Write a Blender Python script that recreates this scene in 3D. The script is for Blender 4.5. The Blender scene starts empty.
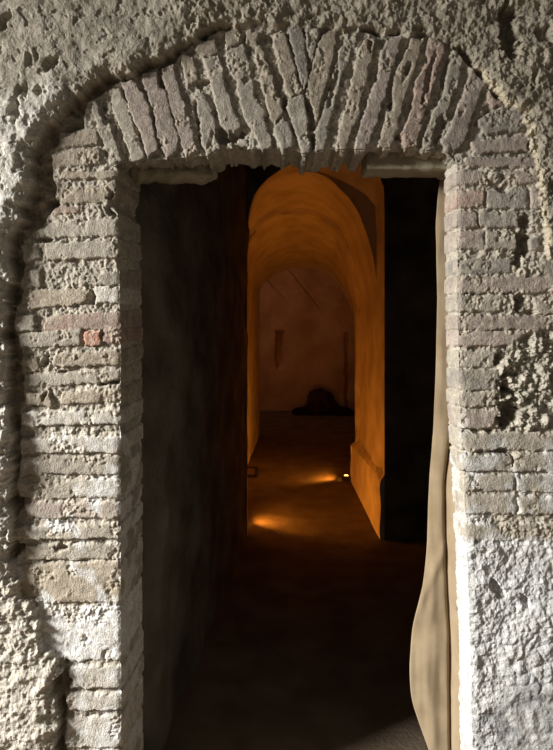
import bpy, bmesh, math
import numpy as np
from mathutils import Vector

scene = bpy.context.scene
COL = scene.collection
EYE, F, CX, HY = 1.45, 629.0, 276.5, 320.0     # eye height, focal length (px), optical axis
DW = 1.75                                       # distance from the camera to the front wall face
K = DW / F                                      # metres per pixel on that face

def at(px, py, d):
    return Vector(((px - CX) / F * d, d, EYE - (py - HY) / F * d))

# ------------------------------------------------------------------ noise
def _h(ix, iy, seed):
    n = (ix.astype(np.int64) * 374761393 + iy.astype(np.int64) * 668265263 + seed * 1442695041) & 0xFFFFFFFF
    n = ((n ^ (n >> 13)) * 1274126177) & 0xFFFFFFFF
    n = ((n ^ (n >> 16)) * 2246822519) & 0xFFFFFFFF
    return ((n ^ (n >> 15)) & 0xFFFFFF) / float(0xFFFFFF)

def perlin(x, y, seed=0):
    ix, iy = np.floor(x), np.floor(y)
    fx, fy = x - ix, y - iy
    u, v = fx * fx * fx * (fx * (fx * 6 - 15) + 10), fy * fy * fy * (fy * (fy * 6 - 15) + 10)
    def g(a, b):
        t = _h(ix + a, iy + b, seed) * 2 * math.pi
        return np.cos(t) * (fx - a) + np.sin(t) * (fy - b)
    n0 = g(0, 0) * (1 - u) + g(1, 0) * u
    n1 = g(0, 1) * (1 - u) + g(1, 1) * u
    return (n0 * (1 - v) + n1 * v) * 1.5

def fbm(x, y, size, octs=3, seed=0, gain=.5):
    x, y = x / size, y / size
    s, a = 0, 1
    for o in range(octs):
        s = s + a * perlin(x + 17.3 * o, y - 9.1 * o, seed + o)
        x, y, a = x * 2.03, y * 2.03, a * gain
    return s

def worley(x, y, size, seed=0, jit=.9):
    x, y = x / size, y / size
    ix, iy = np.floor(x), np.floor(y)
    d1 = np.full(x.shape, 9.); d2 = np.full(x.shape, 9.); idv = np.zeros(x.shape)
    for a in (-1, 0, 1):
        for b in (-1, 0, 1):
            jx, jy = ix + a, iy + b
            px = jx + .5 + jit * (_h(jx, jy, seed) - .5)
            py = jy + .5 + jit * (_h(jx, jy, seed + 5) - .5)
            d = np.hypot(px - x, py - y)
            c = d < d1
            d2 = np.where(c, d1, np.minimum(d2, d))
            idv = np.where(c, _h(jx, jy, seed + 9), idv)
            d1 = np.where(c, d, d1)
    return d1, d2, idv

def sstep(a, b, x):
    t = np.clip((x - a) / (b - a), 0, 1)
    return t * t * (3 - 2 * t)

def poly_sd(x, y, P):
    """signed distance to a polygon, positive inside"""
    P = np.array(P, float); n = len(P)
    d = np.full(x.shape, 1e18); inside = np.zeros(x.shape, bool)
    for i in range(n):
        a, b = P[i], P[(i + 1) % n]
        e = b - a
        wx, wy = x - a[0], y - a[1]
        t = np.clip((wx * e[0] + wy * e[1]) / max(e @ e, 1e-9), 0, 1)
        d = np.minimum(d, (wx - e[0] * t) ** 2 + (wy - e[1] * t) ** 2)
        if abs(e[1]) > 1e-9:
            c = ((a[1] > y) != (b[1] > y)) & (x < e[0] * (y - a[1]) / e[1] + a[0])
            inside ^= c
    d = np.sqrt(d)
    return np.where(inside, d, -d)

# ------------------------------------------------------------------ materials
def new_mat(name):
    m = bpy.data.materials.new(name); m.use_nodes = True
    nt = m.node_tree
    return m, nt, nt.nodes['Principled BSDF']

def attr_mat(name, bump=.5, scale=260):
    """masonry: the stone's own colours from an attribute, with fine grain and pitting"""
    m, nt, b = new_mat(name); N, L = nt.nodes, nt.links
    a = N.new('ShaderNodeAttribute'); a.attribute_name = 'tint'
    tc = N.new('ShaderNodeTexCoord')
    n1 = N.new('ShaderNodeTexNoise'); n1.inputs['Scale'].default_value = scale; n1.inputs['Detail'].default_value = 5
    n2 = N.new('ShaderNodeTexNoise'); n2.inputs['Scale'].default_value = 45; n2.inputs['Detail'].default_value = 4
    L.new(tc.outputs['Object'], n1.inputs['Vector']); L.new(tc.outputs['Object'], n2.inputs['Vector'])
    r = N.new('ShaderNodeMapRange'); r.inputs[1].default_value = .3; r.inputs[2].default_value = .7
    r.inputs[3].default_value = .72; r.inputs[4].default_value = 1.22
    L.new(n1.outputs['Fac'], r.inputs[0])
    r2 = N.new('ShaderNodeMapRange'); r2.inputs[1].default_value = .3; r2.inputs[2].default_value = .7
    r2.inputs[3].default_value = .85; r2.inputs[4].default_value = 1.12
    L.new(n2.outputs['Fac'], r2.inputs[0])
    mu = N.new('ShaderNodeMath'); mu.operation = 'MULTIPLY'
    L.new(r.outputs[0], mu.inputs[0]); L.new(r2.outputs[0], mu.inputs[1])
    vm = N.new('ShaderNodeVectorMath'); vm.operation = 'SCALE'
    L.new(a.outputs['Color'], vm.inputs[0]); L.new(mu.outputs[0], vm.inputs['Scale'])
    L.new(vm.outputs[0], b.inputs['Base Color'])
    bu = N.new('ShaderNodeBump'); bu.inputs['Strength'].default_value = bump; bu.inputs['Distance'].default_value = .004
    L.new(n1.outputs['Fac'], bu.inputs['Height']); L.new(bu.outputs[0], b.inputs['Normal'])
    b.inputs['Roughness'].default_value = .95
    b.inputs['Specular IOR Level'].default_value = .15
    return m

def noise_mat(name, c1, c2, scale=6, bump=.4, bscale=60, rough=.92, detail=6, dist=.01, spec=.2, metallic=0):
    m, nt, b = new_mat(name); N, L = nt.nodes, nt.links
    tc = N.new('ShaderNodeTexCoord')
    n = N.new('ShaderNodeTexNoise'); n.inputs['Scale'].default_value = scale; n.inputs['Detail'].default_value = detail
    L.new(tc.outputs['Object'], n.inputs['Vector'])
    cr = N.new('ShaderNodeValToRGB')
    cr.color_ramp.elements[0].position = .35; cr.color_ramp.elements[0].color = (*c1, 1)
    cr.color_ramp.elements[1].position = .65; cr.color_ramp.elements[1].color = (*c2, 1)
    L.new(n.outputs['Fac'], cr.inputs[0]); L.new(cr.outputs[0], b.inputs['Base Color'])
    n2 = N.new('ShaderNodeTexNoise'); n2.inputs['Scale'].default_value = bscale; n2.inputs['Detail'].default_value = 5
    L.new(tc.outputs['Object'], n2.inputs['Vector'])
    bu = N.new('ShaderNodeBump'); bu.inputs['Strength'].default_value = bump; bu.inputs['Distance'].default_value = dist
    L.new(n2.outputs['Fac'], bu.inputs['Height']); L.new(bu.outputs[0], b.inputs['Normal'])
    b.inputs['Roughness'].default_value = rough; b.inputs['Specular IOR Level'].default_value = spec
    b.inputs['Metallic'].default_value = metallic
    return m

def linen_mat():
    m, nt, b = new_mat('linen_cloth'); N, L = nt.nodes, nt.links
    uv = N.new('ShaderNodeTexCoord')
    w1 = N.new('ShaderNodeTexNoise'); w1.inputs['Scale'].default_value = 500; w1.inputs['Detail'].default_value = 2
    L.new(uv.outputs['Object'], w1.inputs['Vector'])
    n = N.new('ShaderNodeTexNoise'); n.inputs['Scale'].default_value = 14; n.inputs['Detail'].default_value = 6
    L.new(uv.outputs['Object'], n.inputs['Vector'])
    cr = N.new('ShaderNodeValToRGB')
    cr.color_ramp.elements[0].position = .3; cr.color_ramp.elements[0].color = (.27, .20, .12, 1)
    cr.color_ramp.elements[1].position = .7; cr.color_ramp.elements[1].color = (.37, .285, .18, 1)
    L.new(n.outputs['Fac'], cr.inputs[0]); L.new(cr.outputs[0], b.inputs['Base Color'])
    bu = N.new('ShaderNodeBump'); bu.inputs['Strength'].default_value = .35; bu.inputs['Distance'].default_value = .001
    L.new(w1.outputs['Fac'], bu.inputs['Height']); L.new(bu.outputs[0], b.inputs['Normal'])
    b.inputs['Roughness'].default_value = .95; b.inputs['Specular IOR Level'].default_value = .1
    b.inputs['Sheen Weight'].default_value = .2
    return m

def glow_mat(name, c, s):
    m, nt, b = new_mat(name)
    b.inputs['Base Color'].default_value = (*c, 1)
    b.inputs['Emission Color'].default_value = (*c, 1)
    b.inputs['Emission Strength'].default_value = s
    return m

M_MASON = attr_mat('old_masonry', .75, 230)
M_CORE = noise_mat('rubble_core', (.12, .10, .075), (.2, .17, .13), 12, .6, 40)
M_DIM = noise_mat('dark_plaster', (.07, .058, .044), (.17, .148, .115), 4.5, .6, 26, dist=.02)  # dark mottled tone shared by the corridor surfaces
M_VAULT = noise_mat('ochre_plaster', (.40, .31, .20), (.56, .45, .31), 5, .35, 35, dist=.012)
M_FAR = noise_mat('stained_plaster', (.42, .27, .19), (.58, .42, .33), 2.6, .35, 25, dist=.02)
M_FLOOR = noise_mat('packed_earth', (.13, .095, .062), (.20, .152, .105), 5, .5, 70, dist=.01)
M_LINEN = linen_mat()
M_IRON = noise_mat('dark_metal', (.03, .028, .025), (.06, .055, .05), 30, .2, 120, rough=.6, metallic=.6)
M_LENS = glow_mat('amber_lens', (1.0, .45, .06), 14)
M_RAG = noise_mat('dark_cloth', (.012, .009, .008), (.028, .02, .018), 14, .5, 90)
M_RAG2 = noise_mat('dark_red_cloth', (.04, .018, .018), (.07, .032, .03), 14, .5, 90)
M_SLATE = noise_mat('worn_slab', (.20, .16, .11), (.3, .24, .17), 12, .4, 90)
M_BEAM = noise_mat('pale_mortar_beam', (.24, .205, .145), (.36, .315, .23), 9, .5, 70)

# ------------------------------------------------------------------ object helpers
def tag(o, label=None, cat=None, group=None, kind=None):
    if label: o['label'] = label
    if cat: o['category'] = cat
    if group: o['group'] = group
    if kind: o['kind'] = kind
    return o

def empty(name, loc=(0, 0, 0), rz=0):
    o = bpy.data.objects.new(name, None); COL.objects.link(o)
    o.location = loc; o.rotation_euler = (0, 0, rz); o.empty_display_size = .1
    return o

def link(name, me, mat, parent=None, smooth=True):
    o = bpy.data.objects.new(name, me); COL.objects.link(o)
    if mat: me.materials.append(mat)
    if parent: o.parent = parent
    if smooth:
        me.polygons.foreach_set('use_smooth', np.ones(len(me.polygons), bool))
    return o

def mesh_np(name, V, Q, col=None):
    me = bpy.data.meshes.new(name)
    V = np.ascontiguousarray(V, np.float32); Q = np.ascontiguousarray(Q, np.int32)
    me.vertices.add(len(V)); me.vertices.foreach_set('co', V.ravel())
    me.loops.add(Q.size); me.loops.foreach_set('vertex_index', Q.ravel())
    me.polygons.add(len(Q)); me.polygons.foreach_set('loop_start', np.arange(0, Q.size, Q.shape[1], dtype=np.int32))
    me.update(calc_edges=True)
    if col is not None:
        a = me.color_attributes.new('tint', 'FLOAT_COLOR', 'POINT')
        c = np.ones((len(V), 4), np.float32); c[:, :3] = col
        a.data.foreach_set('color', c.ravel())
    me.validate()
    return me

def grid_quads(nr, nc, flip=False):
    i = np.arange(nr * nc).reshape(nr, nc)
    q = np.stack([i[:-1, :-1], i[1:, :-1], i[1:, 1:], i[:-1, 1:]], -1).reshape(-1, 4)
    return q[:, ::-1] if flip else q

def box_mesh(name, lo, hi, bevel=0.0, seg=2):
    bm = bmesh.new(); bmesh.ops.create_cube(bm, size=1)
    for v in bm.verts:
        v.co = Vector([(lo[i] + hi[i]) / 2 + v.co[i] * (hi[i] - lo[i]) for i in range(3)])
    if bevel: bmesh.ops.bevel(bm, geom=bm.edges[:], offset=bevel, segments=seg, affect='EDGES')
    me = bpy.data.meshes.new(name); bm.to_mesh(me); bm.free()
    return me

def resample(P, n):
    P = np.array(P, float)
    s = np.r_[0, np.cumsum(np.linalg.norm(np.diff(P, axis=0), axis=1))]
    t = np.linspace(0, s[-1], n)
    return np.stack([np.interp(t, s, P[:, k]) for k in range(P.shape[1])], -1)

# ================================================================== FRONT WALL
# brick outlines: (outline, own colour, height offset)
TAN, GRY, PNK, WHT, MAUVE, DKG = (.33, .28, .215), (.345, .31, .255), (.36, .27, .22), (.52, .485, .43), (.325, .272, .232), (.285, .258, .22)
ARCH = [
 ([(92,102),(101,101),(117,145),(122,162),(110,162),(101,138),(94,118)], GRY),
 ([(109,90),(119,87),(131,116),(144,154),(146,158),(132,161),(122,132),(112,107)], GRY),
 ([(122,83),(134,80),(142,92),(150,109),(157,140),(158,150),(148,158),(139,129),(132,116),(126,98)], MAUVE),
 ([(141,74),(157,71),(160,87),(168,91),(173,120),(179,140),(176,152),(168,160),(160,145),(152,105),(144,87)], MAUVE),
 ([(158,69),(173,63),(179,87),(190,120),(197,150),(186,157),(180,140),(172,112),(165,90)], MAUVE),
 ([(180,53),(193,56),(198,80),(187,83)], TAN),
 ([(196,92),(204,92),(215,120),(219,149),(208,157),(200,140),(197,111)], GRY),
 ([(195,49),(200,41),(216,38),(217,53),(203,57)], TAN),
 ([(203.5,59),(219,55),(224,80),(231.5,105),(240,125),(238,137),(224,131),(217,107),(210,81)], GRY),
 ([(225,31),(238,26),(242,40),(226,50)], TAN),
 ([(226,52.5),(244,42.6),(250,63),(254,92),(265,114),(273,147),(262,152),(256,136),(245,118),(236,80),(230,70)], GRY),
 ([(246,31),(260,33),(256,43.5),(247,42)], TAN),
 ([(254,50),(260,45),(270,69),(278,95),(284,112),(275,124),(270,116),(265,98),(258,69)], TAN),
 ([(274.5,128),(284,115),(293,132),(293,147),(283,151)], GRY),
 ([(271,33),(285,31),(292,56),(298,80),(303,90),(290,98),(283,80),(277,60)], TAN),
 ([(287,25),(302.5,24),(305,45),(309,69),(309,80),(304,88),(299,76),(292,43.5)], DKG),
 ([(289,99),(304,94),(307,114),(311,132),(310,152),(303,156),(293.5,125),(285,105)], GRY),
 ([(305,28),(320,28),(313,60),(311,63),(306,43.5)], DKG),
 ([(322,33),(338,29),(333,60),(326,87),(317,119),(307,101),(306,92),(313,62)], TAN),
 ([(346,33),(358.6,32),(350,60),(340.5,80),(337,100),(330,121),(324,150),(313,151),(319,121),(330.6,87),(337,62)], GRY),
 ([(364,40),(377,37),(368,75),(361,100),(358,118),(350,136),(346,150),(336,149),(340.5,128),(348,101),(352,78)], TAN),
 ([(386,40),(401,37),(399,53),(392,71),(387,91),(378,121),(369,143),(366,150),(355,149),(359,130),(367,105),(377,80),(381,55)], MAUVE),
 ([(412,38),(425,36),(418,62),(409,89),(401.6,110),(396,136),(390,148),(378,147),(382,132),(387,112),(394,110),(392,95),(396,72),(402,60)], TAN),
 ([(429,38),(438,35),(446,47),(438,69),(430,98),(422,123),(416,147),(404,148),(401.6,136),(412,110),(416,80),(429,62),(427,50)], PNK),
 ([(450,52),(461,47),(463,60),(457,88),(452,96),(446,121),(440,136),(433,150),(421,149),(427,127),(438,105),(445,89)], GRY),
 ([(473,68),(480,75),(485,80),(478,102),(471,122),(466,138),(457,153),(447,150),(443,143),(452,125),(462,97),(468,80)], MAUVE),
 ([(490,90),(504,105),(494,107),(488,101)], PNK),
]
XE = 200     # polygons touching the corner run on around it
LEFT = [
 ([(60,138),(78,131),(96,128),(98,143),(56,149)], TAN),
 ([(53,153),(99,148),(100,163),(52,167)], TAN),
 ([(62,172),(XE,167),(XE,176),(60,179)], TAN),
 ([(57,188),(XE,178),(XE,191),(88,203),(57,203)], TAN),
 ([(55,206),(75,206),(76,213),(55,214)], PNK),
 ([(35,231),(54,222),(XE,213),(XE,233),(59,237),(36,241)], GRY),
 ([(45,243),(XE,236),(XE,252),(47,260)], GRY),
 ([(20,246),(38,243),(40,258),(24,262)], GRY),
 ([(79,276),(XE,264),(XE,284),(82,285)], GRY),
 ([(24,271),(40,270),(41,287),(24,287)], GRY),
 ([(26,290),(89,289),(93,299),(78,304),(28,309)], TAN),
 ([(95,287),(XE,287),(XE,302),(96,303)], WHT),
 ([(45,316),(XE,307),(XE,325),(45,331)], PNK),
 ([(15,316),(34,315),(36,330),(16,331)], GRY),
 ([(18,334),(80,329),(81,345),(21,348)], GRY),
 ([(84,332),(100,331),(101,345),(84,346)], (.40, .215, .155)),
 ([(102,328),(XE,328),(XE,343),(102,343)], (.34, .235, .195)),
 ([(54,355),(XE,345),(XE,361),(53,367)], TAN),
 ([(20,356),(38,355),(40,370),(22,373)], TAN),
 ([(25,374),(XE,366),(XE,378),(24,387)], GRY),
 ([(61,393),(XE,384),(XE,399),(61,404)], TAN),
 ([(27,393),(50,392),(52,405),(28,406)], TAN),
 ([(21,412),(XE,407),(XE,422),(22,426)], WHT),
 ([(20,439),(XE,434),(XE,451),(21,453)], WHT),
 ([(24,457),(XE,456),(XE,473),(22,475)], GRY),
 ([(16,482),(XE,478),(XE,495),(16,499)], GRY),
 ([(24,504),(XE,502),(XE,517),(24,518)], MAUVE),
 ([(14,526),(XE,522),(XE,537),(12,539)], GRY),
 ([(24,545),(XE,542),(XE,558),(24,560)], GRY),
 ([(12,567),(60,563),(XE,561),(XE,600),(78,603),(26,603),(18,587)], TAN),
 ([(33,608),(XE,606),(XE,654),(70,662),(47,655),(39,634)], (.72, .71, .68)),
 ([(70,666),(XE,666),(XE,688),(70,688)], WHT),
 ([(68,693),(XE,692),(XE,710),(67,710)], WHT),
 ([(66,717),(XE,716),(XE,748),(66,748)], WHT),
 ([(66,752),(XE,752),(XE,775),(66,776)], WHT),
 ([(66,780),(XE,780),(XE,805),(66,806)], GRY),
 ([(66,810),(XE,810),(XE,838),(66,838)], GRY),
]
XR = 380
RIGHT = [
 ([(478,120),(495,109),(519,109),(525,124),(519,130),(488,134),(479,124)], DKG),
 ([(472,142),(528,134),(528,150),(474,153)], MAUVE),
 ([(466,157),(539,157),(539,167),(466,166)], MAUVE),
 ([(XR,172),(487,171),(487,184),(XR,186)], MAUVE),
 ([(505,171),(540,169),(539,182),(503,184)], MAUVE),
 ([(XR,191),(484,190),(484,207),(XR,208)], PNK),
 ([(487,190),(528,189),(528,208),(487,208)], DKG),
 ([(531,190),(541,190),(541,208),(531,208)], MAUVE),
 ([(XR,211),(476,211),(478,227),(XR,227)], MAUVE),
 ([(480,211),(541,212),(541,226),(480,227)], DKG),
 ([(XR,231),(484,231),(484,249),(XR,250)], MAUVE),
 ([(486,231),(521,231),(519,249),(486,249)], GRY),
 ([(529,238),(540,237),(540,251),(529,251)], DKG),
 ([(XR,259),(512,259),(512,273),(XR,274)], DKG),
 ([(530,266),(538,260),(553,262),(560,278),(532,278)], GRY),
 ([(517,270),(522,267),(526,271),(525,278),(517,278)], GRY),
 ([(XR,277),(800,277),(800,292),(XR,293)], MAUVE),
 ([(XR,295),(516,295),(516,311),(XR,312)], GRY),
 ([(534,298),(620,297),(620,313),(534,314)], GRY),
 ([(XR,316),(800,316),(800,328),(XR,330)], MAUVE),
 ([(XR,332),(530,331),(529,345),(XR,348)], MAUVE),
 ([(XR,351),(497,351),(497,367),(XR,367)], GRY),
 ([(XR,370),(497,370),(496,390),(XR,390)], DKG),
 ([(XR,393),(497,392),(497,406),(XR,406)], GRY),
 ([(XR,410),(500,410),(503,418),(500,428),(XR,429)], MAUVE),
 ([(XR,432),(800,433),(800,450),(XR,450)], GRY),
 ([(XR,454),(512,454),(512,471),(XR,472)], GRY),
 ([(514,453),(800,453),(800,470),(514,471)], GRY),
 ([(XR,475),(514,475),(514,491),(XR,492)], GRY),
 ([(517,475),(800,475),(800,491),(517,492)], GRY),
 ([(XR,496),(515,495),(515,514),(XR,514)], GRY),
 ([(518,498),(800,498),(800,514),(518,514)], TAN),
 ([(XR,525),(800,522),(800,539),(XR,541)], GRY),
]
# plaster coat left and above (edge as seen; set back for its thickness)
SEEN = [(53,860),(52,750),(54,722),(46,694),(58,676),(56,666),(42,660),(32,652),(31,634),(25,612),(14,600),(6,575),(3,556),
 (7,530),(2,500),(8,470),(3,455),(8,440),(2,425),(0,400),(3,360),(-2,330),(2,300),(5,270),(3,250),(6,232),(17,216),(12,207),(19,201),(20,192),(27,180),(25,168),
 (26,147),(39,126),(50,109),(68,98),(90,79),(103,70),(122,73),(133,67),(144,56),(162,52),(171,43),(190,34),(204,28),(216,20),(230,23),
 (250,20),(262,17),(275,23),(290,20),(304,25),(320,27),(333,24),(347,27),(362,23),(376,27),(395,28),(410,30),(428,31),(440,33),(455,44),(464,42),(478,60)]
def setback(p):
    thick = 20 if p[0] < 60 else (16 if p[0] < 200 else 8)
    f = 1 - thick * K / DW
    return (CX + (p[0] - CX) * f, HY + (p[1] - HY) * f)
PLASTER = [setback(p) for p in SEEN] + [(486,80),(494,90),(507,105),(522,110),(529,128),(530,150),(540,168),(541,200),(545,240),(550,258),(600,264),(640,300),(655,420),(648,900),(1300,900),(1300,-500),(-600,-500),(-600,860)]
MASON_L = [(200,124),(96,124),(58,133),(53,150),(51,168),(55,190),(53,210),(36,230),(22,245),(22,290),(14,315),(16,335),(20,356),(23,380),(24,400),(19,412),
 (18,440),(20,460),(14,482),(22,505),(11,528),(21,548),(10,566),(17,588),(26,604),(34,618),(42,652),(67,662),(68,690),(65,720),(65,900),(400,900),(400,124)]
MASON_A = [(84,104),(108,88),(122,81),(140,73),(157,67),(175,61),(182,50),(197,40),(222,29),(240,24),(290,22),(340,26),(380,33),(412,34),(440,33),(470,64),(492,92),(500,110),(530,120),(560,150),(560,300),(84,300)]
MASON_R = [(430,100),(620,100),(900,200),(900,900),(400,900)]
RUBBLE_R = [(500,350),(531,332),(640,332),(900,340),(900,430),(505,431),(504,408),(498,392)]
# weathered pits: centre, radii, angle (deg), depth
PITS = [(11,29,5,11,25,9),(35,63,4,8,-15,6),(42,62,3,6,0,5),(56,70,5,11,25,9),(24,97,3,6,0,6),(31,96,3,8,-8,8),(44,96,4,5,0,6),(21,115,6,12,0,13),(80,28,2,6,10,6),
 (508,32,9,26,4,26),(504,14,7,14,-4,22),(516,50,6,8,0,12),(533,80,3,9,0,7),(545,35,8,9,0,9),(487,108,6,5,0,6),(525,222,7,8,10,16),(522,246,7,16,4,20),(519,262,7,8,0,16),
 (504,384,7,12,8,16),(508,408,10,18,-8,22),(498,360,3,6,0,10),(503,422,8,6,0,12),(519,305,3,8,0,10),(521,298,6,4,0,8),(532,312,4,3,0,6),(494,176,7,6,0,-6),(503,189,5,4,0,7),
 (478,432,4,2.5,0,8),(490,432,4,2,0,7),(497,452,10,2.5,-8,8),(496,588,5,11,-35,9),(524,600,3,7,-25,8),(452,568,2,2,0,5),(466,536,2,2,0,6),
 (113,203,8,12,10,10),(50,203,8,6,0,10),(46,240,11,2.5,-8,9),(92,299,4,7,0,9),(45,360,4,8,20,9),(62,372,8,2,-8,7),(110,383,12,2,-10,8),(44,395,3,5,20,6),
 (60,548,8,2.5,0,7),(20,548,4,4,0,8),(63,664,6,8,0,12),(85,640,3,6,-15,7),(48,562,5,2.5,-20,8),(108,152,5,4,0,5),
 (203,82,7,4,-20,8),(240,142,8,14,-25,14),(222,135,5,10,-20,10),(311,120,4,26,-4,8),(285,99,3,6,-10,8),(408,70,3,9,15,6),(392,106,3,5,10,6),(441,128,5,14,15,7),(400,140,5,9,0,8),
 (428,82,3,30,14,5),(446,70,3,20,16,5),(370,46,2.5,7,0,6),(419,30,9,4,0,6),(334,85,3,18,14,5),(199,132,2.5,14,-5,6),(196,112,2,14,-4,6),(245,80,4,4,0,4),
 (160,76,3,12,-10,5),(102,110,3,14,-20,4)]

def bricks_for(side):
    return {'L': LEFT + ARCH[:5], 'T': ARCH + LEFT[:4] + RIGHT[:5], 'R': RIGHT + ARCH[-3:]}[side]

def field(x, y, side):
    """height above the brick face (px) and own colour at unfolded wall coordinates"""
    wx = x + fbm(x, y, 9, 3, 3) * 1.3; wy = y + fbm(x, y, 9, 3, 8) * 1.1
    f1 = fbm(x, y, 4.5, 3, 21); f2 = fbm(x, y, 16, 3, 31); f3 = fbm(x, y, 70, 3, 41); f4 = fbm(x, y, 9, 4, 51, .65)
    w1, w2, wid = worley(wx, wy, 6.5, 61)
    W1, W2, Wid = worley(wx, wy, 15, 71)
    g1, g2, gid = worley(wx, wy, 3.6, 66)
    grit = (.5 - w1) * 1.8 + (.5 - g1) * 2.0 + f4 * 1.3
    # mortar
    H = -2.7 + grit * .85 + f2 * 1.2 + fbm(x, y, 30, 2, 37) * 1.2
    C = np.empty(x.shape + (3,)); C[:] = (.40, .36, .295)
    C *= (1 + .22 * f2 + .12 * (wid - .5))[..., None]
    az = sstep(-2, 6, poly_sd(x, y, MASON_A)) * sstep(170, 155, y)
    H = H - az * (1.2 + 2.4 * sstep(-.2, .5, fbm(x, y, 22, 3, 201)))
    for i, (P, c) in enumerate(bricks_for(side)):
        A = np.array(P)
        lo, hi = A.min(0) - 7, A.max(0) + 7
        m = (x > lo[0]) & (x < hi[0]) & (y > lo[1]) & (y < hi[1])
        if not m.any(): continue
        r = np.random.RandomState(int(A[0, 0] * 31 + A[0, 1] * 7))
        xx, yy = wx[m], wy[m]
        sd_ = int(A[0, 0] * 13 + A[0, 1] * 5)
        d = poly_sd(xx, yy, P) + .7 * f4[m] + .7 * f2[m] + .6
        t = sstep(-.4, .9, d)
        hb = r.uniform(-1.0, 1.1) + .32 * f2[m] + .2 * f1[m] + .18 * f4[m] + .4 * sstep(0, 3, d) \
            + (x[m] - A[:, 0].clip(-100, 640).mean()) * r.uniform(-.01, .01)
        rough = sstep(.12, .45, fbm(x[m], y[m], 26, 2, 91 + sd_))         # worn, flaking patches
        hb = hb + rough * (grit[m] * .9 - .8)
        H[m] = H[m] * (1 - t) + hb * t
        cb = np.array(c) * r.uniform(.88, 1.14) * (1 + .16 * f2[m] + .12 * f1[m])[:, None]
        dust = sstep(-.05, .45, fbm(x[m], y[m], 20, 4, 171 + sd_ % 50, .65)) * (.5 - .25 * az[m])
        cb = cb * (1 - dust[:, None]) + np.array((.42, .375, .30)) * (1 + .2 * f4[m])[:, None] * dust[:, None]
        cb = cb * (1 - .35 * rough[:, None]) + np.array((.44, .385, .295)) * .35 * rough[:, None]
        C[m] = C[m] * (1 - t[:, None]) + cb * t[:, None]
    dL, dA, dR = poly_sd(x, y, MASON_L), poly_sd(x, y, MASON_A), poly_sd(x, y, MASON_R)
    dm = np.maximum(np.maximum(dL, dA), dR)
    out = sstep(1.5, -4, dm + f2 * 2)
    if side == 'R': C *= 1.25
    H = H * (1 - out) + (-13 + f2 * 5 + f4 * 2 + (.5 - W1) * 5) * out
    C = C * (1 - out[..., None]) + np.array((.37, .315, .24)) * (1 + .25 * f2)[..., None] * out[..., None]
    # lime-washed lower right
    lime = sstep(534, 546, y + f2 * 5) * sstep(400, 470, x)
    patch = sstep(40, 26, np.hypot((x - 528) * .9, (y - 716) * .8) + f2 * 6)
    patch2 = sstep(24, 12, np.hypot((x - 476) * 1.2, (y - 728) * .6) + f2 * 4)
    lump = sstep(50, 36, np.hypot((x - 545), (y - 650)) + f2 * 8)
    hl = 2.0 + ((.5 - w1) * 1.5 + (.5 - W1) * 1.2 + (.5 - g1) * .9) * (1 - patch * .8) * (1 - lump * .6) + f2 * 2.0 + f4 * 1.3 * (1 - patch * .7) + f3 * 3 + lump * (4 + (W2 - W1).clip(0, .3) * 6) + 1.5 * patch
    hl = 2.0 + (hl - 2.0) * .75
    H = H * (1 - lime) + hl * lime
    cl = np.array((.66, .655, .645)) * (1 + .10 * f2 + .14 * (wid - .5))[..., None]
    cl = cl * (1 - (.35 * patch + .3 * patch2 + .1 * lump))[..., None]
    C = C * (1 - lime[..., None]) + cl * lime[..., None]
    # exposed rubble in the right jamb
    rb = sstep(-2, 3, poly_sd(wx, wy, RUBBLE_R))
    hr = -2 + (.5 - W1) * 4.5 + (Wid - .5) * 4 + f4 * 3 + f2 * 3 + grit * .4
    H = H * (1 - rb) + hr * rb
    C = C * (1 - rb[..., None]) + np.array((.47, .43, .35)) * (1 + .2 * f2 + .25 * (Wid - .5))[..., None] * rb[..., None]
    # plaster coat
    dp = poly_sd(wx, wy, PLASTER) + f4 * 1.6 + f2 * 2.2
    thick = np.interp(x, [-600, 30, 130, 230, 330, 470, 520, 900], [17, 16, 13, 8, 5, 4, 4, 6]) * (1 - .2 * sstep(530, 590, y + f3 * 20) * sstep(110, 90, x))
    rub = np.clip(sstep(190, 260, x) * sstep(70, 45, y) + sstep(150, 200, x) * sstep(55, 35, y) + sstep(480, 500, x), 0, 1)
    rub = np.maximum(rub, sstep(9, 2, dp) * .8)
    rub = np.maximum(rub, sstep(560, 590, y) * sstep(80, 30, x) * .55)
    hp = thick * (.62 + .38 * sstep(0, 12, dp)) + f3 * 3.0 + f2 * 1.1 + f4 * .6 \
        + rub * ((.5 - w1) * 1.3 + (.5 - W1) * 3.4 + (Wid - .5) * 1.5 + f4 * 1.0)
    speck = sstep(.42, .6, fbm(x, y, 13, 3, 131))
    hp = hp - speck * 1.5
    t = sstep(-1.5, 1.5, dp)
    H = H * (1 - t) + hp * t
    cp = np.array((.36, .325, .26)) * (1 + .18 * f3 + .16 * f2)[..., None]
    pale = sstep(60, 130, y + f3 * 30 + f2 * 12) * sstep(120, 60, x)
    cp = cp * (1 - pale[..., None]) + np.array((.56, .53, .47)) * (1 + .1 * f2)[..., None] * pale[..., None]
    cp = cp * (1 - .3 * rub[..., None]) + np.array((.33, .28, .20)) * .3 * rub[..., None]
    lowp = sstep(545, 590, y) * sstep(90, 60, x)
    cp = cp * (1 - lowp[..., None]) + np.array((.50, .46, .39)) * (1 + .15 * f2)[..., None] * lowp[..., None]
    ed = sstep(7, 1, dp) * sstep(-2, .5, dp) * sstep(450, 480, x) * sstep(60, 80, y)
    cp = cp * (1 - ed[..., None]) + np.array((.60, .53, .38)) * ed[..., None]
    C = C * (1 - t[..., None]) + cp * t[..., None]
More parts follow.
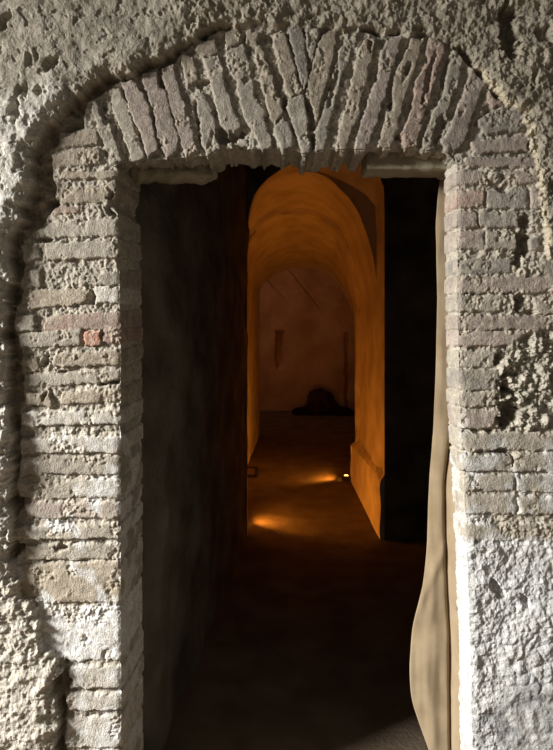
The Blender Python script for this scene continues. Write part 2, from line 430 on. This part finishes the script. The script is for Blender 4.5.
    # pits
    for (cx, cy, rx, ry, an, dep) in PITS:
        m = (np.abs(x - cx) < 40) & (np.abs(y - cy) < 45)
        if not m.any(): continue
        a = math.radians(an); ca, sa = math.cos(a), math.sin(a)
        u = (wx[m] - cx) * ca + (wy[m] - cy) * sa; v = -(wx[m] - cx) * sa + (wy[m] - cy) * ca
        q = np.hypot(u / rx, v / ry) + .38 * f2[m] + .3 * f4[m]
        k = sstep(1.2, .45, q)
        H[m] -= dep * .85 * k
    # lime streaks on the lower jamb
    ws = sstep(.05, .5, fbm(x, y, 30, 3, 141) + .5 * sstep(60, 122, x) * sstep(420, 480, y) - .25) * sstep(380, 470, y) * (1 - t) * .75 * (1 - rb)
    C = C * (1 - ws[..., None]) + np.array((.66, .65, .62)) * ws[..., None]
    return H, np.clip(C, .01, .9)

YL = np.array([-400,165,190,200,206,214,240,300,345,420,560,700,900]); XLE = np.array([119,119,118,114,114,119,119.5,121,122,121.5,121.5,122,122.])
YR = np.array([-400,165,300,400,450,500,560,650,750,900]); XRE = np.array([456,456,457,459,462,464,468,471,473,474.])
XB = np.array([-900,119,130,150,170,190,205,212,222,236,243,258,265,280,290,300,308,314,330,345,360,380,400,420,435,447,456,1500.])
YB = np.array([165,165,164,162,161,158,158,154,151,150,151,151,152,150,152,154,156,153,151,151,151,150,150,151,152,156,165,165.])

def lin(lo, a, b, hi, step, coarse):
    out = [np.arange(a, b, step)]
    if lo < a: out.insert(0, a - np.cumsum(np.linspace(step, coarse, max(3, int((a - lo) / ((coarse + step) / 2)))))[::-1])
    if hi > b: out.append(b + np.r_[0, np.cumsum(np.linspace(step, coarse, max(3, int((hi - b) / ((coarse + step) / 2)))))])
    return np.concatenate(out)

parts = {}   # name key -> list of (V, Q, C)
def emit(side, sx, sy, V, C, keep):
    nr, nc = sx.shape
    Q = grid_quads(nr, nc, flip=False)
    kc = (keep[:-1, :-1] & keep[1:, :-1] & keep[1:, 1:] & keep[:-1, 1:]).ravel()
    cx = ((sx[:-1, :-1] + sx[1:, 1:]) / 2).ravel(); cy = ((sy[:-1, :-1] + sy[1:, 1:]) / 2).ravel()
    dp = poly_sd(cx, cy, PLASTER)
    arch = poly_sd(cx, cy, [(88,98),(160,60),(230,18),(330,18),(445,30),(475,62),(494,86),(492,104),(474,128),(462,152),(447,163),(447,400),(121,400),(121,163),(104,146)])
    lab = np.where(dp > 0, 'plaster', np.where((arch > 0) & (side == 'T'), 'arch', np.where(cx < 280, 'left', 'right')))
    lab = np.where((lab == 'right') & (cy > 540), 'lime', lab)
    Vf, Cf = V.reshape(-1, 3), C.reshape(-1, 3)
    for L_ in ('plaster', 'arch', 'left', 'right', 'lime'):
        s = kc & (lab == L_)
        if not s.any(): continue
        q = Q[s]; u, inv = np.unique(q, return_inverse=True)
        parts.setdefault(L_, []).append((Vf[u], inv.reshape(-1, 4), Cf[u]))

def world(sx, sy, dy):
    return np.stack([(sx - CX) * K, DW + dy * K, EYE - (sy - HY) * K], -1)

STEP = .75
def sheet_side(side):
    ys = lin(120, 165 - 24 * STEP, 752, 842, STEP, 5)
    if side == 'L':
        us = lin(-520, -14, 122, 122, STEP, 8); base = np.r_[us[us < 121.4], 122.]
        ts = np.arange(1.0, 73, 1.6)
    else:
        us = lin(457, 457, 568, 1000, STEP, 8); base = us[::-1]
        ts = np.arange(1.0, 37, 1.4)
    Y = np.repeat(ys[:, None], len(base) + len(ts), 1)
    sgn = 1 if side == 'L' else -1
    ref = 122. if side == 'L' else 457.
    edge = np.interp(ys, YL, XLE) if side == 'L' else np.interp(ys, YR, XRE)
    wgt = np.clip(1 - np.abs(base - ref) / 60, 0, 1)
    fx = base[None, :] + (edge - ref)[:, None] * wgt[None, :]
    SX = np.concatenate([fx, edge[:, None] + sgn * ts[None, :]], 1)
    H, C = field(SX, Y, side)
    t = (SX - edge[:, None]) * sgn                    # >0 inside the reveal
    th = sstep(-4, 5, t) * math.pi / 2
    tt = np.clip(t, 0, None)
    splay = .08 if side == 'L' else .06
    px = np.where(t > 0, edge[:, None] + sgn * tt * splay, SX)
    rnd = np.exp(-(t / 3.0) ** 2) * 1.5
    Hh = np.where(t > 0, H * (1 - .35 * sstep(0, 20, t)), H) - rnd
    V = world(px + sgn * np.sin(th) * Hh, Y, tt - np.cos(th) * Hh)
    keep = (t > -.01) | (Y >= 164.99)
    # plant the first kept row exactly on the seam
    emit(side, SX, Y, V, C, keep)

def sheet_top():
    xs = lin(-520, -14, 568, 1000, STEP, 8)
    yb = np.interp(xs, XB, YB)
    vs = lin(-420, -14, 165, 165, STEP, 8); base = np.r_[vs[vs < 164.4], 165.]
    ts = np.arange(1.0, 74, 1.6)
    w = np.clip((base - 60) / 105, 0, 1)
    FY = base[:, None] + (yb - 165)[None, :] * w[:, None]
    SY = np.concatenate([FY, yb[None, :] + ts[:, None]], 0)
    X = np.repeat(xs[None, :], SY.shape[0], 0)
    # around the corner the bricks run straight back: look the face pattern up just above the edge
    t = SY - yb[None, :]
    look = np.where(t > 0, yb[None, :] - 2.5 + 0 * t, np.minimum(SY, yb[None, :] - 0.0))
    H, C = field(X, look, 'T')
    jag = fbm(X, t, 14, 3, 77)
    opn = sstep(117, 121, X) * sstep(459, 455, X)
    th = sstep(-4, 5, t) * math.pi / 2 * np.where(t > .5, 1, opn)
    tt = np.clip(t, 0, None)
    rnd = np.exp(-(t / 3.0) ** 2) * 1.5 * opn
    deep = sstep(0, 5, t)
    H = np.maximum(H, -5 - 12 * (1 - deep))
    soff = np.where(t > 0, H * 1.25 + jag * 2.6 * sstep(2, 10, t), H) - rnd
    V = world(X, np.where(t > 0, yb[None, :], SY) + np.sin(th) * soff + .03 * tt, tt - np.cos(th) * soff)
    keep = (t < .01) | ((X > 113) & (X < 461))
    emit('T', X, np.where(t > 0, np.minimum(SY, yb[None, :]), SY), V, C, keep)

sheet_side('L'); sheet_side('R'); sheet_top()
wf = tag(empty('wall_front', (0, DW, 0)), 'rough brick and plaster wall pierced by an arched doorway', 'wall', kind='structure')
for key, nm, lab in (('plaster', 'plaster_coat', 'thick broken tan plaster'), ('arch', 'brick_arch', 'arch of steep fanned bricks'), ('left', 'brick_jamb', 'grey tan bricks left of the doorway'),
                     ('right', 'brick_jamb', 'grey pink bricks right of the doorway'), ('lime', 'lime_render', 'rough white lime render')):
    V, Q, C, n = [], [], [], 0
    for (v, q, c) in parts[key]:
        V.append(v); Q.append(q + n); C.append(c); n += len(v)
    V = np.concatenate(V) - np.array((0, DW, 0))
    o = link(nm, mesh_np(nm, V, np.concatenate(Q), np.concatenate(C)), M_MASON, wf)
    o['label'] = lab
# rubble core behind the faces
bm = bmesh.new()
def add_box(bm, lo, hi):
    r = bmesh.ops.create_cube(bm, size=1)
    for v in r['verts']:
        v.co = Vector([(lo[i] + hi[i]) / 2 + v.co[i] * (hi[i] - lo[i]) for i in range(3)])
add_box(bm, (-2.2, .075, 0), (-.47, .195, 3.3))
add_box(bm, (.575, .075, 0), (2.2, .12, 3.3))
add_box(bm, (-.47, .075, 1.985), (.575, .195, 3.3))
me = bpy.data.meshes.new('core'); bm.to_mesh(me); bm.free()
link('core', me, M_CORE, wf, smooth=False)

# lintel under the right half of the arch: a pale squared beam end
def rough_box(lo, hi, n=(40, 8, 10), amp=.004, seed=0, rad=.008):
    bm = bmesh.new(); bmesh.ops.create_cube(bm, size=1)
    for e_axis in range(3):
        es = [e for e in bm.edges if abs((e.verts[0].co - e.verts[1].co)[e_axis]) > .5]
        bmesh.ops.subdivide_edges(bm, edges=es, cuts=n[e_axis], use_grid_fill=True)
    P = np.array([v.co[:] for v in bm.verts])
    lo, hi = np.array(lo), np.array(hi)
    W = (lo + hi) / 2 + P * (hi - lo)
    inner = np.clip(W, lo + rad, hi - rad); d = W - inner
    L_ = np.linalg.norm(d, axis=1, keepdims=True); W = inner + d / np.maximum(L_, 1e-9) * rad
    nrm = d / np.maximum(L_, 1e-9)
    k = fbm(W[:, 0] * 100 + W[:, 1] * 63, W[:, 2] * 100 + W[:, 1] * 37, 4, 4, seed)
    W = W + nrm * (k * amp)[:, None]
    for v, w in zip(bm.verts, W): v.co = w
    me = bpy.data.meshes.new('b'); bm.to_mesh(me); bm.free()
    return me
a, b = at(366, 171, 1.85), at(447, 155, 1.85)
o = link('lintel', rough_box((a.x, 1.83 - DW, a.z), (.53, 1.95 - DW, b.z + .012), seed=5), M_BEAM, wf)
o['label'] = 'pale flat lintel under the right side of the arch'
a, b = at(118, 177, 1.84), at(214, 160, 1.84)
def lump():
    me = rough_box((-.45, 1.85 - DW, a.z - .004), (b.x, 1.95 - DW, b.z + .02), (50, 12, 12), .012, 9, .03)
    return me
o = link('mortar_bed', lump(), M_BEAM, wf)
o['label'] = 'lumpy mortar under the left side of the arch'

# ================================================================== PASSAGE
def loft(name, profiles, mat, n=90, sub=6, amp=.006, scale=.25, seed=0, parent=None, flip=False):
    """surface through open world-space outlines, gently uneven like hand-laid plaster"""
    R = [resample(p, n) for p in profiles]
    rows = []
    for i in range(len(R) - 1):
        for j in range(sub): rows.append(R[i] + (R[i + 1] - R[i]) * j / sub)
    rows.append(R[-1])
    G = np.array(rows)
    du = np.gradient(G, axis=1); dv = np.gradient(G, axis=0)
    N = np.cross(du, dv); N /= np.maximum(np.linalg.norm(N, axis=2, keepdims=True), 1e-9)
    s = np.r_[0, np.cumsum(np.linalg.norm(np.diff(R[0], axis=0), axis=1))]
    U = np.repeat(s[None, :], G.shape[0], 0)
    Vv = G[:, :, 1]
    k = fbm(U, Vv, scale, 4, seed)
    w = np.ones(G.shape[0]); w[0] = w[-1] = 0; w[1] *= .6; w[-2] *= .6
    G = G + N * (k * amp)[..., None] * w[:, None, None]
    return link(name, mesh_np(name, G.reshape(-1, 3), grid_quads(G.shape[0], n, flip)), mat, parent)

def prof(pts, d):
    out = [at(x, y, d) for x, y in pts]
    out[0].z = out[-1].z = -.04
    return [tuple(p) for p in out]

D0, D1, D2, D3, D4 = 4.15, 4.26, 4.43, 5.6, 8.0
P0 = prof([(247,540),(247,400),(247,260),(247.5,228),(249,212),(255,193),(266,180),(283,168),(302,158),(322,153),(345,154),(365,161),(378,172),(384,188),(384.5,215),(384.5,300),(384.5,465),(384.5,540)], D0)
P0b = [(p[0] + (.006 if p[0] > .3 else 0), D1, p[2]) for p in P0]
def widen(p):
    t = min(max((2.25 - p[2]) / .5, 0), 1); return .13 * t * t * (3 - 2 * t)
P0c = [(p[0] - (widen(p) if p[0] < 0 else -.008), D1 + .012, p[2]) for p in P0]
P1 = prof([(232,540),(232,300),(236,245),(241,215),(250,195),(262,182),(281,173),(300,169.5),(318,171.5),(331,176),(350,184.5),(366,195),(374.5,205),(376.6,232),(376.6,300),(376.6,540)], D2)
P2 = prof([(232,540),(232,300),(236,245),(241,215),(250,195),(262,182),(281,173),(300,170),(318,173),(331,179.5),(340,189),(350,199),(360,215),(368,238),(373.5,258),(376.6,280),(376.6,400),(376.6,540)], D2)
P3 = prof([(241,480),(241,300),(244,262),(250,238),(262,222),(279,213.5),(301,212),(318,217),(336,230),(345,251),(349,267),(353.5,282),(356,300),(356,400),(356,480)], D3)
P3w = [(x + (.03 if x > .05 else -.03) * min(1, abs(x - .05) / .3), D3 - .02, z + .035 * min(max((z - 1.7) / .5, 0), 1)) for (x, y, z) in P3]
P5 = prof([(259.5,434),(259.5,310),(259.5,292),(264,283),(275,274),(292,268),(314,268),(331,275),(342,290),(349,303),(354,316),(355,345),(355,434)], D4)
st = dict(kind='structure')
wi = tag(empty('wall_inner', (0, 0, 0)), 'plastered arched wall crossing the dark corridor', 'wall', kind='structure')
def outer(p, x0, x1, z1):
    q = []
    for (x, y, z) in p:
        q.append((x, y, z))
    return q
# flat face around the opening: ring to a big rectangle
n = 120
R0 = resample(P0, n)
ctr = np.array((.25, D0, 1.2))
OUT = []
for p in R0:
    d = p - ctr; tx = (1.25 if d[0] > 0 else .75) / max(abs(d[0]), 1e-6); tz = 1.9 / max(d[2], 1e-6)
    t_ = min(tx, tz); OUT.append(p + d * max(t_ - 1, .05) if t_ > 1 else p + d * .05)
OUT = np.array(OUT); OUT[:, 2] = np.maximum(OUT[:, 2], 0)
OUT[np.array(R0)[:, 2] < 1.2, 2] = np.array(R0)[np.array(R0)[:, 2] < 1.2, 2]
OUT[(np.array(R0)[:, 2] < 1.2) & (R0[:, 0] < 0), 0] = -.6; OUT[(R0[:, 2] < 1.2) & (R0[:, 0] > .3), 0] = 1.6
G = np.array([R0, R0 * .9 + OUT * .1, R0 * .6 + OUT * .4, OUT])
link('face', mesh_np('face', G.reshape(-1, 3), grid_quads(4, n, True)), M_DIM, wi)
loft('arch_soffit', [P0, P0b, P0c, P1], M_VAULT, 120, 5, .008, .3, 3, wi)
G = np.array([resample(P1, n), resample(P1, n) * .5 + resample(P2, n) * .5, resample(P2, n)])
link('arch_rib', mesh_np('rib', G.reshape(-1, 3), grid_quads(3, n)), M_VAULT, wi)
wv = tag(loft('wall_passage', [P2, P3w, P3, P5], M_VAULT, 120, 18, .011, .35, 11), 'ochre barrel vaulted passage lit orange from the floor', 'wall', kind='structure')

# corridor left and right walls
def wall_sheet(name, path, z0, z1, mat, nz=70, sub=40, amp=.012, seed=0, flip=False, scale=.3):
    R = resample(path, sub)
    zs = np.linspace(z0, z1, nz)
    G = np.zeros((nz, sub, 3)); G[:, :, 0] = R[None, :, 0]; G[:, :, 1] = R[None, :, 1]; G[:, :, 2] = zs[:, None]
    t = np.gradient(R, axis=0); N = np.stack([t[:, 1], -t[:, 0]], -1); N /= np.linalg.norm(N, axis=1, keepdims=True)
    s = np.r_[0, np.cumsum(np.linalg.norm(np.diff(R, axis=0), axis=1))]
    k = fbm(np.repeat(s[None], nz, 0), np.repeat(zs[:, None], sub, 1), scale, 5, seed) * amp
    G[:, :, 0] += N[None, :, 0] * k; G[:, :, 1] += N[None, :, 1] * k
    return link(name, mesh_np(name, G.reshape(-1, 3), grid_quads(nz, sub, flip)), mat)
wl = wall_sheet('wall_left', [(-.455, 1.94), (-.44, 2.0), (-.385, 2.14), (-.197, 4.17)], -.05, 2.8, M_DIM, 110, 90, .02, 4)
tag(wl, 'dark plaster wall running back on the left', 'wall', kind='structure')
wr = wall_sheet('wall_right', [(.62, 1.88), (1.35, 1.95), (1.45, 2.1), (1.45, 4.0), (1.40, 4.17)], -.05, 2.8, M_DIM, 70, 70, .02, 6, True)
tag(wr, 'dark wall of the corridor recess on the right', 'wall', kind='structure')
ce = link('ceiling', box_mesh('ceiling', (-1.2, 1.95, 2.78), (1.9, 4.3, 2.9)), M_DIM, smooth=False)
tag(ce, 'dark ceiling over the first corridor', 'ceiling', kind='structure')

# far room
FD = 10.1
def far_wall():
    xs = np.linspace(-1.5, 2.0, 260); zs = np.linspace(0, 3.0, 230)
    X, Z = np.meshgrid(xs, zs)
    px = CX + X / FD * F; py = HY + (EYE - Z) / FD * F
    h = fbm(X, Z, .5, 5, 17) * .02
    def slot(cx, y0, y1, w, dep):
        return dep * sstep(w, w * .5, np.abs(px - cx + fbm(px, py, 9, 2, 5) * 1.2)) * sstep(y0 - 3, y0, py) * sstep(y1 + 5, y1 - 5, py)
    dent = slot(280, 333, 366, 4.4, .13) + slot(346.5, 335, 409, 2.0, .10)
    for (x0, y0, x1, y1) in ((290, 270, 320, 308), (268, 280, 288, 300)):     # thin cracks
        e = np.array((x1 - x0, y1 - y0), float); L2 = e @ e
        t = np.clip(((px - x0) * e[0] + (py - y0) * e[1]) / L2, 0, 1)
        d = np.hypot(px - x0 - e[0] * t, py - y0 - e[1] * t)
        dent = dent + .03 * sstep(1.1, .3, d + fbm(px, py, 6, 2, 9) * .4)
    Yv = FD + h + dent
    V = np.stack([X, Yv, Z], -1).reshape(-1, 3)
    return mesh_np('wall_far', V, grid_quads(len(zs), len(xs)))
tag(link('wall_far', far_wall(), M_FAR), 'stained reddish plaster wall closing the far chamber', 'wall', kind='structure')
bm = bmesh.new()
add_box(bm, (-1.7, 7.98, 0), (-1.5, FD + .2, 3.1)); add_box(bm, (2.0, 7.98, 0), (2.2, FD + .2, 3.1))
add_box(bm, (-1.5, 7.98, 2.9), (2.0, FD + .2, 3.1))
me = bpy.data.meshes.new('c'); bm.to_mesh(me); bm.free()
tag(link('wall_chamber', me, M_FAR, smooth=False), 'side walls and ceiling of the far chamber', 'wall', kind='structure')
n = 120
R5 = resample(P5, n); O5 = R5.copy()
O5[:, 0] = np.where(R5[:, 0] < .35, -1.55, 2.05); mid = R5[:, 2] > 1.95
O5[:, 0] = np.where(mid, np.interp(R5[:, 0], [R5[:, 0].min(), R5[:, 0].max()], [-1.55, 2.05]), O5[:, 0]); O5[:, 2] = np.where(mid, 3.0, R5[:, 2])
link('wall_chamber_front', mesh_np('w', np.array([R5, O5]).reshape(-1, 3), grid_quads(2, n, True)), M_FAR)
tag(bpy.data.objects['wall_chamber_front'], 'near side of the far chamber around its arched mouth', 'wall', kind='structure')

# floor
def floor_mesh():
    xs = np.linspace(-2.4, 2.4, 160); ys = np.r_[np.linspace(-2.0, 1.9, 30), np.linspace(1.95, FD + .2, 260)]
    X, Y = np.meshgrid(xs, ys)
    Z = fbm(X, Y, .6, 5, 23) * .006 - .004
    return mesh_np('floor', np.stack([X, Y, Z], -1).reshape(-1, 3), grid_quads(len(ys), len(xs), True))
tag(link('floor', floor_mesh(), M_FLOOR), 'worn brown earth floor leading into the passage', 'floor', kind='structure')

# plinth along the right of the passage: sloping top against the wall
def plinth():
    sec = []
    for (d, xf, zf, zw) in ((4.155, .684, .405, .51), (4.3, .678, .405, .50), (5.0, .674, .37, .455), (5.6, .668, .335, .415), (5.66, .668, .335, .415)):
        sec.append([(xf, d, 0), (xf, d, zf * .5), (xf + .002, d, zf - .012), (xf + .012, d, zf), (xf + .05, d, (zf + zw) / 2), (.74, d, zw), (.78, d, zw), (.78, d, 0), ])
    R = np.array(sec)
    rows = []
    for i in range(len(R) - 1):
        for j in range(10): rows.append(R[i] + (R[i + 1] - R[i]) * j / 10)
    rows.append(R[-1]); G = np.array(rows)
    Gn = np.array([resample(r, 44) for r in G])
    k = fbm(Gn[:, :, 1] * 1.0, Gn[:, :, 2] + Gn[:, :, 0] * 2, .15, 4, 29) * .008
    Gn[:, :, 0] -= k * (Gn[:, :, 2] > .01)
    nr, nc = Gn.shape[:2]
    V = Gn.reshape(-1, 3); Q = grid_quads(nr, nc)
    me = bpy.data.meshes.new('plinth')
    faces = [tuple(q) for q in Q] + [tuple(range(nc)), tuple(range((nr - 1) * nc, nr * nc))[::-1]]
    me.from_pydata([tuple(v) for v in V], [], faces); me.update()
    bm = bmesh.new(); bm.from_mesh(me); bmesh.ops.recalc_face_normals(bm, faces=bm.faces); bm.to_mesh(me); bm.free()
    return me
o = link('trim_1', plinth(), M_VAULT, smooth=False)
tag(o, 'low masonry plinth with a sloping top along the right of the passage', 'plinth', kind='structure')

# ================================================================== CURTAIN
def curtain():
    DC = 1.985
    yv = [150, 172, 190, 230, 300, 380, 430, 480, 545, 575, 620, 665, 695, 725, 752, 800, 830]
    xl = [440, 440, 437, 434, 436, 434, 432, 428, 425.5, 423, 411.5, 408, 410, 420, 430, 436, 437]
    rc = [462, 462, 462, 462, 462, 460, 455, 448, 449, 450, 452.5, 453, 453, 453, 454, 455, 455]   # second fold
    ys = np.linspace(150, 828, 240)
    X0 = np.interp(ys, yv, xl); RC = np.interp(ys, yv, rc)
    k = np.ones(9) / 9
    X0 = np.convolve(np.pad(X0, 4, 'edge'), k, 'valid'); RC = np.convolve(np.pad(RC, 4, 'edge'), k, 'valid')
    nu = 110
    V = []
    for i, y in enumerate(ys):
        x0, rc_ = X0[i], RC[i]
        x1 = 474.
        u = np.linspace(0, 1, nu)
        x = x0 + (x1 - x0) * (1 - np.cos(u * math.pi / 2 * 1.0) if False else u)
        w = max(rc_ - x0, 6)
        s = (x - x0) / w                                   # 0 at the outer edge, 1 at the second fold
        bulge = np.sqrt(np.clip(1 - (np.clip(s, 0, 1) * 1.0 - .8) ** 2, 0, 1)) * min(.035, .012 + w * .0012)
        gap = np.exp(-((x - (rc_ - 4.5)) / 2.2) ** 2) * -.02
        fold = np.exp(-((x - rc_ - 1) / 4.0) ** 2) * .045 * (1 - .4 * math.exp(-((y - 603) / 9) ** 2))
        fl2 = np.exp(-((x - rc_ - 12) / 5.0) ** 2) * .03
        diag = .006 * np.exp(-((x - (447 - (y - 530) * .42)) / 5.0) ** 2) * math.exp(-((y - 570) / 45) ** 2)
        long = .0008 * np.sin((x - x0) / max(w, 10) * 9 + y * .008) * sstep(.1, .4, s) * sstep(1.0, .7, s) * min(1, w / 30)
        nz = .0035 * fbm(x * .8, np.full(nu, y) * .16, 12, 2, 55) * min(1, w / 22)
        soft = .004 * fbm(x * .6, np.full(nu, y) * .5, 22, 2, 58) * min(1, w / 30)
        yy = DC - bulge - gap * 0 - fold - fl2 - diag - long - nz - soft + np.exp(-((x - (rc_ - 5)) / 2.2) ** 2) * .018
        X = (x - CX) / F * DC; Z = np.full(nu, EYE - (y - HY) / F * DC)
        front = np.stack([X, yy, Z], -1)
        # the cloth turns back at its free edge and doubles behind itself
        m = 14
        ub = np.linspace(0, 1, m)[1:]
        bx = X[0] + ub * (X[-1] - X[0]) * .8
        by = yy[0] + .02 * np.sin(np.minimum(ub * 3, 1) * math.pi / 2) + .006 * np.sin(ub * 14 + y * .01)
        back = np.stack([bx, by, Z[:m - 1]], -1)[::-1]
        V.append(np.concatenate([back, front]))
    G = np.array(V)
    G[:, :, 2] = np.maximum(G[:, :, 2], .02)
    return mesh_np('curtain', G.reshape(-1, 3), grid_quads(G.shape[0], G.shape[1]))
cu = link('curtain', curtain(), M_LINEN)
so = cu.modifiers.new('thick', 'SOLIDIFY'); so.thickness = .0025; so.offset = 0
tag(cu, 'beige linen curtain drawn aside and hanging against the right door jamb', 'curtain')

# ================================================================== FLOOR LIGHTS
def floor_light(loc, rz, label, aim, energy):
    e = tag(empty('floor_light', loc, rz), label, 'light', group='amber lights on the passage floor')
    bm = bmesh.new()
    # a shallow lamp tray with a low hood on its near side
    add_box(bm, (-.032, -.03, 0), (.032, .035, .008)); add_box(bm, (-.036, -.034, 0), (.036, -.030, .046))
    bmesh.ops.bevel(bm, geom=bm.edges[:], offset=.001, segments=1, affect='EDGES')
    me = bpy.data.meshes.new('housing'); bm.to_mesh(me); bm.free()
    link('housing', me, M_IRON, e, smooth=False)
    bm = bmesh.new()
    bmesh.ops.create_uvsphere(bm, u_segments=24, v_segments=14, radius=.024)
    for v in bm.verts: v.co.z = max(v.co.z, -.012) + .024
    me = bpy.data.meshes.new('lens'); bm.to_mesh(me); bm.free()
    o = link('lens', me, M_LENS, e); o['label'] = 'glowing amber lens'
    L_ = bpy.data.lights.new('amber_lamp', 'SPOT'); L_.spot_size = math.radians(154); L_.spot_blend = .45; L_.energy = energy; L_.color = (1.0, .33, .035)
    L_.shadow_soft_size = .008
    lo = bpy.data.objects.new('amber_lamp', L_); COL.objects.link(lo); lo.parent = e
    lo.location = (math.copysign(.032, aim[0]), 0, .048); lo.rotation_euler = Vector(aim).to_track_quat('-Z', 'Y').to_euler()
    return e
floor_light((.632, 5.70, 0), 0, 'amber floor light at the far end of the right plinth', (-.66, .36, .66), 21)
floor_light((-.275, 4.46, 0), 0, 'amber floor light tucked behind the left side of the inner arch', (.64, .26, .72), 29)

# cover slab let into the floor by the left passage wall
sl = tag(empty('floor_hatch', at(246, 473, 5.96).to_tuple()[:2] + (0,)), 'small framed square hatch in the floor by the left passage wall', 'hatch')
bm = bmesh.new()
for lo, hi in (((-.13, -.17, 0), (-.105, .17, .02)), ((.085, -.17, 0), (.11, .17, .02)), ((-.105, -.17, 0), (.085, -.14, .02)), ((-.105, .14, 0), (.085, .17, .02))): add_box(bm, lo, hi)
me = bpy.data.meshes.new('frame'); bm.to_mesh(me); bm.free(); link('frame', me, M_IRON, sl, smooth=False)
link('plate', box_mesh('plate', (-.104, -.139, 0), (.084, .139, .012), .002), M_SLATE, sl, smooth=False)

# dark bundle at the far wall
def heap(name, cx, cy, rx, ry, h, seed, mat, parent, sharp=1.0):
    nu, nv = 64, 26
    V = []
    for j in range(nv):
        t = j / (nv - 1)
        for i in range(nu):
            a = 2 * math.pi * i / nu
            x, y = math.cos(a), math.sin(a)
            V.append((x, y, t))
    A = np.array(V); ang = np.arctan2(A[:, 1], A[:, 0]); t = A[:, 2]
    nn = fbm(np.cos(ang) * 2 + 5, np.sin(ang) * 2 + t * 3, 1.0, 4, seed)
    fold = .08 * np.sin(ang * 9 + nn * 4) * (1 - t)
    prof_r = (1 - t ** sharp) ** .5 if sharp != 1 else np.cos(t * math.pi / 2)
    rr = prof_r * (1 + .25 * nn + fold)
    z = h * np.sin(t * math.pi / 2) * (1 + .12 * nn) if sharp == 1 else h * t * (1 + .15 * nn)
    W = np.stack([cx + A[:, 0] * rr * rx, cy + A[:, 1] * rr * ry, np.maximum(z, 0)], -1)
    Q = []
    for j in range(nv - 1):
        for i in range(nu): Q.append((j * nu + i, j * nu + (i + 1) % nu, (j + 1) * nu + (i + 1) % nu, (j + 1) * nu + i))
    return link(name, mesh_np(name, W, np.array(Q)), mat, parent)
hp = tag(empty('cloth_heap', (.70, 9.74, 0)), 'dark crumpled heap of cloth on the ground at the foot of the far wall', 'heap')
heap('bundle', -.005, .0, .26, .20, .37, 3, M_RAG2, hp)['label'] = 'dark reddish rounded bundle'
heap('flap', -.26, -.02, .20, .13, .11, 7, M_RAG, hp)
heap('flap', .17, -.10, .33, .13, .14, 12, M_RAG, hp)
heap('flap', -.02, -.12, .20, .08, .08, 15, M_RAG, hp)

# ================================================================== LIGHT, CAMERA
def area(name, loc, target, sx, sy, energy, color):
    L_ = bpy.data.lights.new(name, 'AREA'); L_.shape = 'RECTANGLE'; L_.size = sx; L_.size_y = sy; L_.energy = energy; L_.color = color
    o = bpy.data.objects.new(name, L_); COL.objects.link(o); o.location = loc
    o.rotation_euler = (Vector(target) - Vector(loc)).to_track_quat('-Z', 'Y').to_euler()
    return o
# added wall out of view; its opening's head dims daylight on the upper front wall
bm = bmesh.new()
for lo, hi in (((-3.35, -2, 2.57), (-3.1, 1.85, 3.4)), ((-3.35, -2, -.02), (-3.1, 1.85, 1.0)), ((-3.35, -2, 1.0), (-3.1, -.55, 2.57)), ((-3.35, 1.45, 1.0), (-3.1, 1.85, 2.57))):
    add_box(bm, lo, hi)
me = bpy.data.meshes.new('side'); bm.to_mesh(me); bm.free()
tag(link('light_mask_wall', me, M_CORE, smooth=False), 'unseen wall added to dim daylight on the upper front wall', 'wall', kind='structure')
area('window_daylight', (-4.6, -.12, 2.8), (.1, 1.75, 1.2), 1.1, 1.0, 860, (1.0, .98, .945))
area('chamber_glow', (-1.35, 8.75, 2.3), (.4, 10.1, 1.7), .4, .4, 3.6, (1.0, .5, .26))
w = bpy.data.worlds.new('room_ambience'); scene.world = w; w.use_nodes = True
bg = w.node_tree.nodes['Background']; bg.inputs[0].default_value = (.93, .86, .76, 1); bg.inputs[1].default_value = .12

cam = bpy.data.cameras.new('camera'); co = bpy.data.objects.new('camera', cam); COL.objects.link(co)
co.location = (0, 0, EYE); co.rotation_euler = (math.pi / 2, 0, 0)
cam.sensor_fit = 'VERTICAL'; cam.sensor_height = 24; cam.lens = 24 * F / 750
cam.shift_y = (HY - 375) / 750.0
cam.shift_x = 0
cam.clip_start = .02; cam.clip_end = 60
scene.camera = co
vs = scene.view_settings
scene.display_settings.display_device = 'sRGB'
vs.view_transform = 'Standard'; vs.look = 'None'; vs.exposure = 0; vs.gamma = 1; vs.use_curve_mapping = False
